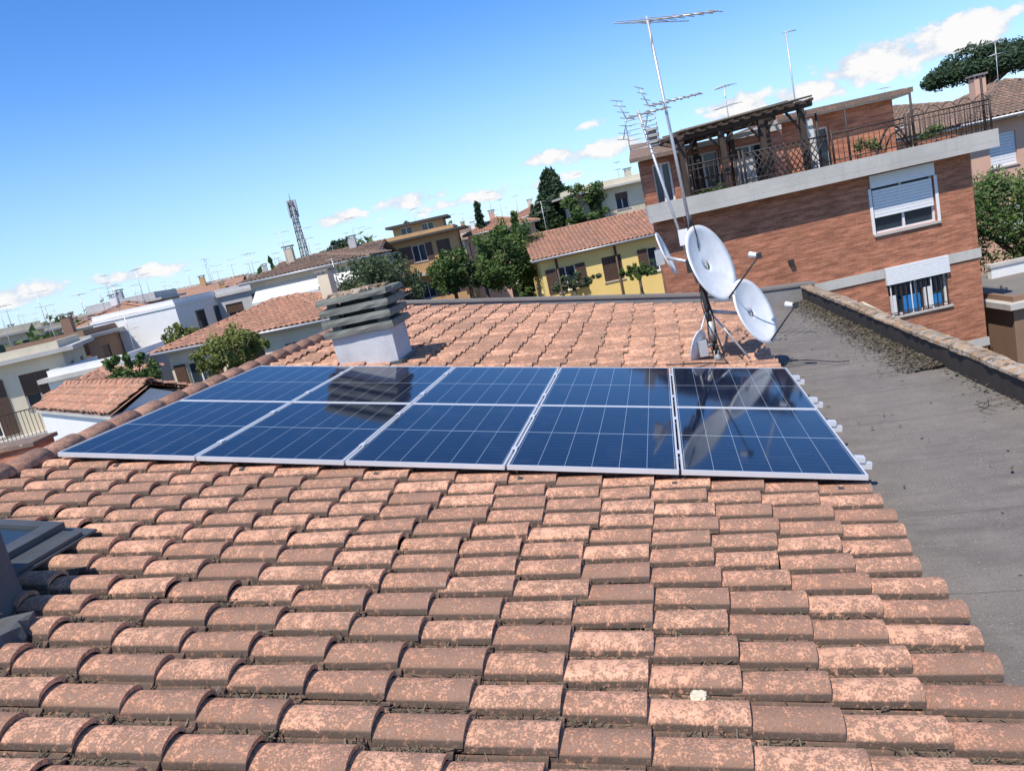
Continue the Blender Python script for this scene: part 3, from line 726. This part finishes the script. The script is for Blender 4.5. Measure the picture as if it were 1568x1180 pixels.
oh = house("ochre_apartment_building", (-19.0, 60.5), 12, 6.4, 9, 1.0, 'ochre', 'flat', .3, over=.9, floors=3, nw=3, ant=2, balc=[0, 1], seed=47, chim=0, slab='darkroof')
wall(oh, "penthouse", 'ochre', (-1.9, 2), 0, 4.2, 1.1, 2.0, [(.6, 1.6, 1.2, 1.9), (2.4, 3.4, 1.2, 1.9)]); oh.box("penthouse", 'ochre', -1.9, 2.3, 2.26, 7, 1.1, 2.0); oh.box("penthouse_roof", 'darkroof', -2.4, 2.8, 1.4, 7.5, 2.0, 2.2)
oh.done()
house("brown_apartment_building", (-30.2, 32.8), 20, 3.8, 8, -.65, 'brownw', 'flat', .3, over=.4, floors=3, nw=2, ant=2, balc=[0, 1], seed=51, chim=1).done()
house("cream_apartment_building", (-25.8, 25.4), 34, 4.5, 7, -.75, 'cream', 'flat', .3, over=.5, floors=3, nw=2, ant=2, balc=[0, 1], seed=52, chim=0).done()
house("white_house", (-22.3, 25.8), 14, 3.2, 4, -1.75, 'white', 'flat', .25, over=.25, floors=2, nw=2, ant=1, balc=[0], seed=59, chim=0, shut='gshutter').done()
house("low_tiled_house", (-19.6, 22.4), 6, 2.2, 2.2, -2.1, 'cream', 'hip', .4, 'tile_far', .3, 2, 1, ant=0, seed=56, chim=0).done()
house("grey_roofed_house", (-22.5, 49.5), 10, 7, 8, .2, 'grey', 'gable', .9, 'tile_brown', .5, 3, 3, ant=3, seed=53).done()
house("terracotta_house", (-13.5, 68), 14, 6, 8, .2, 'pink', 'hip', 1.0, 'tile_far', .5, 3, 3, ant=2, seed=54).done()
house("cream_house", (-12.5, 84), 14, 6, 8, .9, 'cream', 'hip', .9, 'tile_far', .5, 3, 3, ant=2, seed=55).done()
house("concrete_garage", (11.6, 24.2), 12, 5, 5, -5.0, 'brownw', 'flat', .15, over=.2, floors=1, nw=1, ant=0, chim=0).done()
gw = B("garden_wall", (10.2, 27.8, 0), (0, 0, radians(12)))
gw.box("wall", 'white', 0, 7, 0, .2, -9, -4.6); gw.box("coping", 'concrete', -.05, 7.05, -.05, .25, -4.598, -4.5); gw.done()
bw = B("brick_wall", (-10.6, 9.0, 0), (0, 0, radians(10)))
bw.box("wall", 'brick', 0, 1.35, 0, .5, -9, -1.55); bw.box("coping", 'tile_brown', -.05, 1.4, -.05, .55, -1.548, -1.49); bw.done()
rg = random.Random(5)
wm_ = ['cream', 'white', 'beige', 'ochre', 'white', 'grey', 'cream']
nm = {'cream': 'cream_house', 'white': 'white_house', 'beige': 'beige_house', 'ochre': 'ochre_house', 'pink': 'pink_house', 'grey': 'grey_house'}
for i in range(46):
    az = -.90+1.19*(i+.5)/46+rg.uniform(-.012, .012); dist = rg.choice([64, 75, 90, 110, 135])+rg.uniform(-6, 6)
    if az > -.12 and dist < 100: dist += 50
    if -.40 < az < -.2 and dist < 80: dist += 30
    big = dist < 85
    w_ = rg.choice(wm_); k = rg.choice(['hip', 'flat', 'flat', 'gable', 'hip'])
    zt = rg.uniform(-1.0, .3)+dist*.005
    house(nm[w_], (sin(az)*dist, cos(az)*dist), -math.degrees(az)+rg.uniform(-25, 25), rg.uniform(5, 7.5) if big else rg.uniform(7, 11), 7, zt, w_, k, rg.uniform(.7, 1.1) if k != 'flat' else .5, rg.choice(['tile_far', 'tile_brown', 'tile_brown']), .5, 3, 3, rg.choice(['shutter', 'gshutter', 'wshutter']), ant=3 if dist < 100 else 2, balc=[0, 1] if rg.random() < .5 else None, seed=100+i, fine=False, chim=1).done()

tw = B("radio_tower", (-53.8, 113.5, 0))
zb_, zt_ = -9, 11.2
def leg(k, z):
    t = (z-zb_)/(zt_-zb_); r = 1.0*(1-t)+.38*t; a = pi/4+k*pi/2; return Vector((r*cos(a), r*sin(a), z))
lv = [zb_+(zt_-zb_)*i/16 for i in range(17)]
for a, b_ in zip(lv[:-1], lv[1:]):
    for k in range(4):
        tw.tube("leg", 'concrete_d', leg(k, a), leg(k, b_), .07, n=4); tw.tube("brace", 'concrete_d', leg(k, a), leg((k+1) % 4, b_), .04, n=4)
        tw.tube("brace", 'concrete_d', leg((k+1) % 4, a), leg(k, b_), .04, n=4); tw.tube("brace", 'concrete_d', leg(k, b_), leg((k+1) % 4, b_), .04, n=4)
for k in range(6):
    a = k*pi/3; tw.box("antenna_panel", 'grey', .7*cos(a)-.10, .7*cos(a)+.10, .7*sin(a)-.1, .7*sin(a)+.1, 9.5-.9*(k % 2), 11.2-.9*(k % 2))
tw.tube("spike", 'concrete_d', (0, 0, 11.2), (0, 0, 12.2), .05)
tw.done()

# ------------------------------------------------------------------ trees
def leaves(bd, mat, clumps, size, per, rg, flat=1.0):
    V = []; F = []; C = []
    for (c, r) in clumps:
        ct = rg.random()*.6
        for i in range(per):
            d = Vector((rg.gauss(0, 1), rg.gauss(0, 1), rg.gauss(0, 1)*flat)); d = d.normalized()*r*rg.random()**.4
            p = c+d; a = Vector((rg.gauss(0, 1), rg.gauss(0, 1), rg.gauss(0, 1))).normalized(); b_ = a.orthogonal().normalized()
            s = size*rg.uniform(.6, 1.3); o = len(V)
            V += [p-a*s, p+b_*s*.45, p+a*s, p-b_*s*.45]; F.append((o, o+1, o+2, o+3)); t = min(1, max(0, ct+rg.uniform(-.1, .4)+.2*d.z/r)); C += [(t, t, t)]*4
    bd.add("foliage", mat, V, F, False, C)
def tree(name, loc, rx, rz, zc, mat='leaf', n=60, per=60, size=.12, seed=1, kind='round', zb=-9):
    rg = random.Random(seed); bd = B(name, (loc[0], loc[1], 0)); cl = []
    if kind == 'round':
        for i in range(n):
            d = Vector((rg.gauss(0, 1), rg.gauss(0, 1), rg.gauss(0, 1))).normalized()*rg.uniform(.45, 1.08)
            p = Vector((d.x*rx, d.y*rx, zc+d.z*rz)); cl.append((p, min(rx, rz*1.3)*rg.uniform(.14, .30)))
        bd.tube("trunk", 'bark', (0, 0, zb), (0, 0, zc-rz*.3), rx*.12, rx*.07)
        for i in range(7):
            a = i*2.4; bd.tube("limb", 'bark', (0, 0, zc-rz*(.9-.08*i)), (cos(a)*rx*.6, sin(a)*rx*.6, zc+rz*rg.uniform(-.2, .5)), rx*.05, rx*.015, 6)
    elif kind == 'cone':
        z0 = zc-rz; z1 = zc+rz; bd.tube("trunk", 'bark', (0, 0, zb), (0, 0, z1-.2), .2, .04)
        for i in range(n):
            t = (i+.5)/n; R_ = rx*min(1, 1.25*(1-t)**.75)*rg.uniform(.55, 1.1); a = i*2.39996+rg.uniform(-.3, .3); z = z0+(z1-z0)*t
            bd.tube("limb", 'bark', (0, 0, z+.1), (cos(a)*R_*.9, sin(a)*R_*.9, z-.1), .04, .015, 4)
            for q in (.3, .65, 1): cl.append((Vector((cos(a)*R_*q, sin(a)*R_*q, z-.12*q)), rx*.25*(1-.45*t)))
        cl.append((Vector((0, 0, z1-.2)), .3))
    elif kind == 'umbrella':
        bd.tube("trunk", 'bark', (0, 0, zb), (0, 0, zc-rz*.6), .35, .25)
        for i in range(10):
            a = i*2.4; rr = rx*rg.uniform(.3, .7); bd.tube("limb", 'bark', (0, 0, zc-rz*1.1+.06*i), (cos(a)*rr, sin(a)*rr, zc-rz*.2), .13, .05, 6)
        for i in range(n):
            a = rg.random()*2*pi; q = rg.random()**.5; z = zc+rz*(1-q*q)*rg.uniform(-.1, 1)-rz*.35
            cl.append((Vector((cos(a)*rx*q, sin(a)*rx*q, z)), rx*rg.uniform(.12, .20)))
    leaves(bd, mat, cl, size, per, rg, .7 if kind == 'umbrella' else 1); bd.done()
tree("stone_pine", (26.3, 69.3), 4.0, 2.0, 4.6, 'leaf_d', 210, 110, .17, 2, 'umbrella')
tree("cedar_tree", (-9.2, 74.0), 3.6, 5.2, -1.0, 'leaf_d', 140, 90, .28, 3, 'cone')
tree("leafy_tree", (-13.2, 33.6), 2.1, 1.45, -1.35, 'leaf_o', 110, 90, .09, 4)
tree("leafy_tree", (12.2, 30.6), 2.5, 1.9, -3.3, 'leaf', 90, 110, .09, 5)
tree("leafy_tree", (14.5, 29.5), 2.4, 2.4, -3.0, 'leaf', 90, 90, .09, 6)
tree("leafy_tree", (-9.0, 45.5), 2.0, 2.0, -1.5, 'leaf', 110, 90, .11, 7)
tree("leafy_tree", (-10.9, 46.5), 1.2, 1.2, -2.2, 'leaf_o', 50, 80, .11, 8)
tree("leafy_tree", (-12.9, 46.5), 1.5, 1.3, -1.8, 'leaf', 70, 80, .11, 9)
tree("cypress_tree", (-15.3, 68.5), 1.0, 3.8, -1.0, 'leaf_d', 50, 50, .18, 10, 'cone')
tree("cypress_tree", (-9.3, 52), .9, 3.2, -2.2, 'leaf', 50, 50, .14, 11, 'cone')
tree("leafy_tree", (-5.6, 66), 1.8, 2, .3, 'leaf', 60, 70, .16, 12)
tree("orange_tree", (-14.6, 23.5), 1.3, .8, -2.0, 'leaf_y', 60, 90, .07, 13)
tree("leafy_tree", (-17.2, 21.5), .8, .8, -2.0, 'leaf', 40, 80, .07, 14)
tree("leafy_tree", (-22.0, 31.5), .9, .7, -1.7, 'leaf_y', 40, 70, .08, 15)
tree("hedge", (-5.0, 41.5), 1.4, .4, -3.5, 'leaf_o', 50, 60, .08, 16)
tree("hedge", (-1.5, 41.8), 1.0, .4, -3.6, 'leaf', 40, 60, .08, 17)
tree("stone_pine", (-38, 90), 2.6, 1.4, 2.0, 'leaf_d', 80, 70, .2, 18, 'umbrella')
tree("stone_pine", (-30, 95), 2.2, 1.6, 2.3, 'leaf_d', 80, 70, .2, 19, 'umbrella')
rg = random.Random(8); dt = B("distant_trees"); cl = []
for i in range(260):
    az = -.95+1.6*rg.random(); d = rg.uniform(60, 230); h = rg.uniform(-4, 0)+d*.004; r = rg.uniform(1.2, 2.6)
    if -.35 < az < .5 and d < 90: continue
    for k in range(5): cl.append((Vector((sin(az)*d+rg.uniform(-r, r), cos(az)*d+rg.uniform(-r, r), h+rg.uniform(-r, r)*.6)), r*.6))
    cl.append((Vector((sin(az)*d, cos(az)*d, h-2)), r))
leaves(dt, 'leaf', cl, .42, 26, rg); dt.done()
tp = B("terrace_plants", (-.1, 20.9, 0), (0, 0, radians(12.9))); rg = random.Random(9)
leaves(tp, 'leaf', [(Vector((5.7+.6*rg.random(), .35, -.05+.3*rg.random())), .15) for _ in range(8)]+[(Vector((7.2+rg.random(), .25, -.05+.2*rg.random())), .13) for _ in range(8)]+[(Vector((1.2+1.2*rg.random(), .1, -.35+.2*rg.random())), .14) for _ in range(8)], .05, 50, rg); tp.done()

# ------------------------------------------------------------------ debris
rg = random.Random(10)
db = B("dry_moss", (0, 0, RZ), (0, A, 0)); V = []; F = []; C = []
dens = {}
for k in range(40000):
    i = rg.randrange(8, 32); s = rg.uniform(-4.9, 1.0)
    key = (i, int(s*4))
    if key not in dens: dens[key] = rg.random()**1.3
    if dens[key] < rg.random()*.8: continue
    y = Y0+i*PW+ROLL+rg.gauss(.032, .022); t = ((s-S_RIDGE) % PL)/PL
    p = Vector((s, y, -.035+.028*t-.004+rg.random()*.018)); a = rg.random()*pi; L = rg.uniform(.006, .030); w_ = rg.uniform(.001, .0035)
    dx = Vector((cos(a), sin(a), rg.uniform(-.2, .4))); dy = Vector((-sin(a), cos(a), 0)); o = len(V)
    V += [p-dx*L-dy*w_, p+dx*L-dy*w_, p+dx*L+dy*w_, p-dx*L+dy*w_]; F.append((o, o+1, o+2, o+3)); c = rg.random()**1.3; C += [(c, c, c)]*4
db.add("bits", 'debris', V, F, False, C); db.done()
lf = B("fallen_leaves"); V = []; F = []; C = []
for k in range(6200):
    y = 8.5+rg.random()**1.3*5.8 if k < 5400 else rg.uniform(1, 14); x = px(y)-abs(rg.gauss(0, .18 if k < 5400 else .06))-.01
    if k > 6080: x = rg.uniform(1.1, px(y)-.05)
    p = Vector((x, y, -2.335+rg.random()*.03)); a = rg.random()*pi*2; L = rg.uniform(.008, .03)
    dx = Vector((cos(a), sin(a), rg.uniform(-.4, .4)))*L; dy = Vector((-sin(a), cos(a), rg.uniform(-.3, .3)))*L*.5; o = len(V)
    V += [p-dx, p-dy, p+dx, p+dy]; F.append((o, o+1, o+2, o+3)); c = rg.random()*.8; C += [(c, c, c)]*4
lf.add("leaves", 'debris', V, F, False, C); lf.done()
tg = B("fallen_twig", (2.32, 7.0, -2.33))
for k in range(4):
    a = rg.uniform(0, 2*pi); L = rg.uniform(.15, .35); p0 = Vector((rg.uniform(-.1, .1), rg.uniform(-.15, .15), .01))
    tg.path("stem", 'debris', [p0, p0+Vector((cos(a)*L*.5, sin(a)*L*.5, .03)), p0+Vector((cos(a+.3)*L, sin(a+.3)*L, .015))], .004, 5)
tg.done()
lm = B("mortar_lump", (-.17, 2.74, RZ+.03), (0, A, 0)); rough_slab(lm, "lump", 'cream', .028, .024, .022, .046, 4, .006); lm.done()

# ------------------------------------------------------------------ ground
m, nt, b = new_mat("ground_cover"); co = objco(nt)
n1 = noise(nt, co, .05, 6); n2 = noise(nt, co, .6, 5)
c = mix(nt, ramp(nt, n1, .42, .55), (.09, .11, .045), (.24, .22, .19)); c = mix(nt, M_(nt, 'MULTIPLY', n2, .5), c, (.12, .11, .08))
nt.links.new(c, b.inputs["Base Color"]); b.inputs["Roughness"].default_value = .95; MT['ground'] = m
gd = B("ground"); gd.add("terrain", 'ground', [(-3000, -3000, -9), (3000, -3000, -9), (3000, 4000, -9), (-3000, 4000, -9)], [(0, 1, 2, 3)]); gd.done()

# ------------------------------------------------------------------ sun and sky
EL = radians(57); sd = Vector((-.36, -.93)).normalized()
sv = Vector((sd.x*cos(EL), sd.y*cos(EL), sin(EL)))
sl = bpy.data.lights.new("sun", 'SUN'); sl.energy = 5.0; sl.angle = radians(.53); sl.color = (1, .94, .86)
so = bpy.data.objects.new("sun", sl); COL.objects.link(so); so.rotation_euler = sv.to_track_quat('Z', 'Y').to_euler(); so.location = (0, 0, 30)
w = bpy.data.worlds.new("World"); scene.world = w; w.use_nodes = True; nt = w.node_tree; nt.nodes.clear()
out = N(nt, "ShaderNodeOutputWorld"); bg = N(nt, "ShaderNodeBackground"); nt.links.new(bg.outputs[0], out.inputs[0])
sky = N(nt, "ShaderNodeTexSky", sky_type='NISHITA'); sky.sun_disc = False; sky.sun_elevation = EL; sky.sun_rotation = math.atan2(sd.x, sd.y)
sky.altitude = 50; sky.air_density = 1.0; sky.dust_density = .15; sky.ozone_density = 2.5
tc = N(nt, "ShaderNodeTexCoord"); sp = N(nt, "ShaderNodeSeparateXYZ"); nt.links.new(tc.outputs["Generated"], sp.inputs[0])
az = M_(nt, 'ARCTAN2', sp.outputs[0], sp.outputs[1]); el = sp.outputs[2]
tint = mix(nt, ramp(nt, el, .0, .40), (.98, 1.26, 1.72), (.50, .99, 1.58))
tint = mix(nt, ramp(nt, el, .38, .60), tint, (.40, .70, 1.05))
tint = mix(nt, ramp(nt, el, .60, .9), tint, (.85, .95, 1.1))
skyc = mix(nt, 1.0, sky.outputs[0], tint, 'MULTIPLY')
cb = N(nt, "ShaderNodeCombineXYZ"); nt.links.new(az, cb.inputs[0]); nt.links.new(M_(nt, 'MULTIPLY', el, 1.5), cb.inputs[1])
nz = noise(nt, cb.outputs[0], 24, 10, .62)
tot = None
for (a0, e0, sa_, se_, amp) in ((.26, .090, .06, .022, 1.25), (.34, .092, .06, .024, 1.25), (.19, .075, .05, .016, 1.0), (.11, .080, .04, .019, 1.1), (-.118, .074, .04, .010, 1.1), (-.05, .068, .07, .014, .9), (-.39, .056, .035, .010, 1.0), (-.30, .060, .055, .012, .85), (-.745, .044, .05, .013, 1.05), (-.63, .04, .09, .010, .8), (-.05, .10, .05, .008, .5), (.2, .03, .3, .02, .5), (-.2, .045, .15, .012, .65)):
    x = M_(nt, 'POWER', M_(nt, 'ABSOLUTE', M_(nt, 'DIVIDE', M_(nt, 'SUBTRACT', az, a0), sa_)), 2); y = M_(nt, 'POWER', M_(nt, 'ABSOLUTE', M_(nt, 'DIVIDE', M_(nt, 'SUBTRACT', el, e0), se_)), 2)
    g = M_(nt, 'MULTIPLY', M_(nt, 'EXPONENT', M_(nt, 'MULTIPLY', M_(nt, 'ADD', x, y), -1)), amp)
    tot = g if tot is None else M_(nt, 'MAXIMUM', tot, g)
d_ = M_(nt, 'ADD', M_(nt, 'MULTIPLY', nz, 1.25), M_(nt, 'MULTIPLY', tot, .6))
mask = M_(nt, 'MULTIPLY', ramp(nt, d_, .86, 1.04), ramp(nt, tot, .05, .35))
haze = M_(nt, 'MULTIPLY', ramp(nt, el, .26, 0), .40)
c = mix(nt, haze, skyc, (4.0, 5.6, 7.4))
shade = M_(nt, 'ADD', M_(nt, 'MULTIPLY', nz, .5), M_(nt, 'MULTIPLY', d_, .5))
cc = mix(nt, ramp(nt, shade, .66, .84), (5.3, 6.0, 7.0), (7.8, 7.8, 7.8))
c = mix(nt, mask, c, cc)
nt.links.new(c, bg.inputs[0]); bg.inputs[1].default_value = .125

# ------------------------------------------------------------------ camera
cam = bpy.data.cameras.new("camera"); co_ = bpy.data.objects.new("camera", cam); COL.objects.link(co_)
r = radians(12.5); p = radians(11.3)
up = Vector((-sin(r)*cos(p), cos(r)*cos(p), -sin(p))); d1 = Vector((220, 280, 1179)); d1 = (d1-up*d1.dot(up)).normalized(); X = d1.cross(up)
if X.x < 0: X = -X
cx = Vector((X.x, d1.x, up.x)); cy = Vector((X.y, d1.y, up.y)); cz = -Vector((X.z, d1.z, up.z))
co_.matrix_world = Matrix(((cx.x, cy.x, cz.x, 0), (cx.y, cy.y, cz.y, 0), (cx.z, cy.z, cz.z, 0), (0, 0, 0, 1)))
cam.lens = 36*1179/1568; cam.clip_start = .05; cam.clip_end = 8000
scene.camera = co_
scene.view_settings.view_transform = 'Standard'; scene.view_settings.look = 'None'; scene.view_settings.exposure = 0
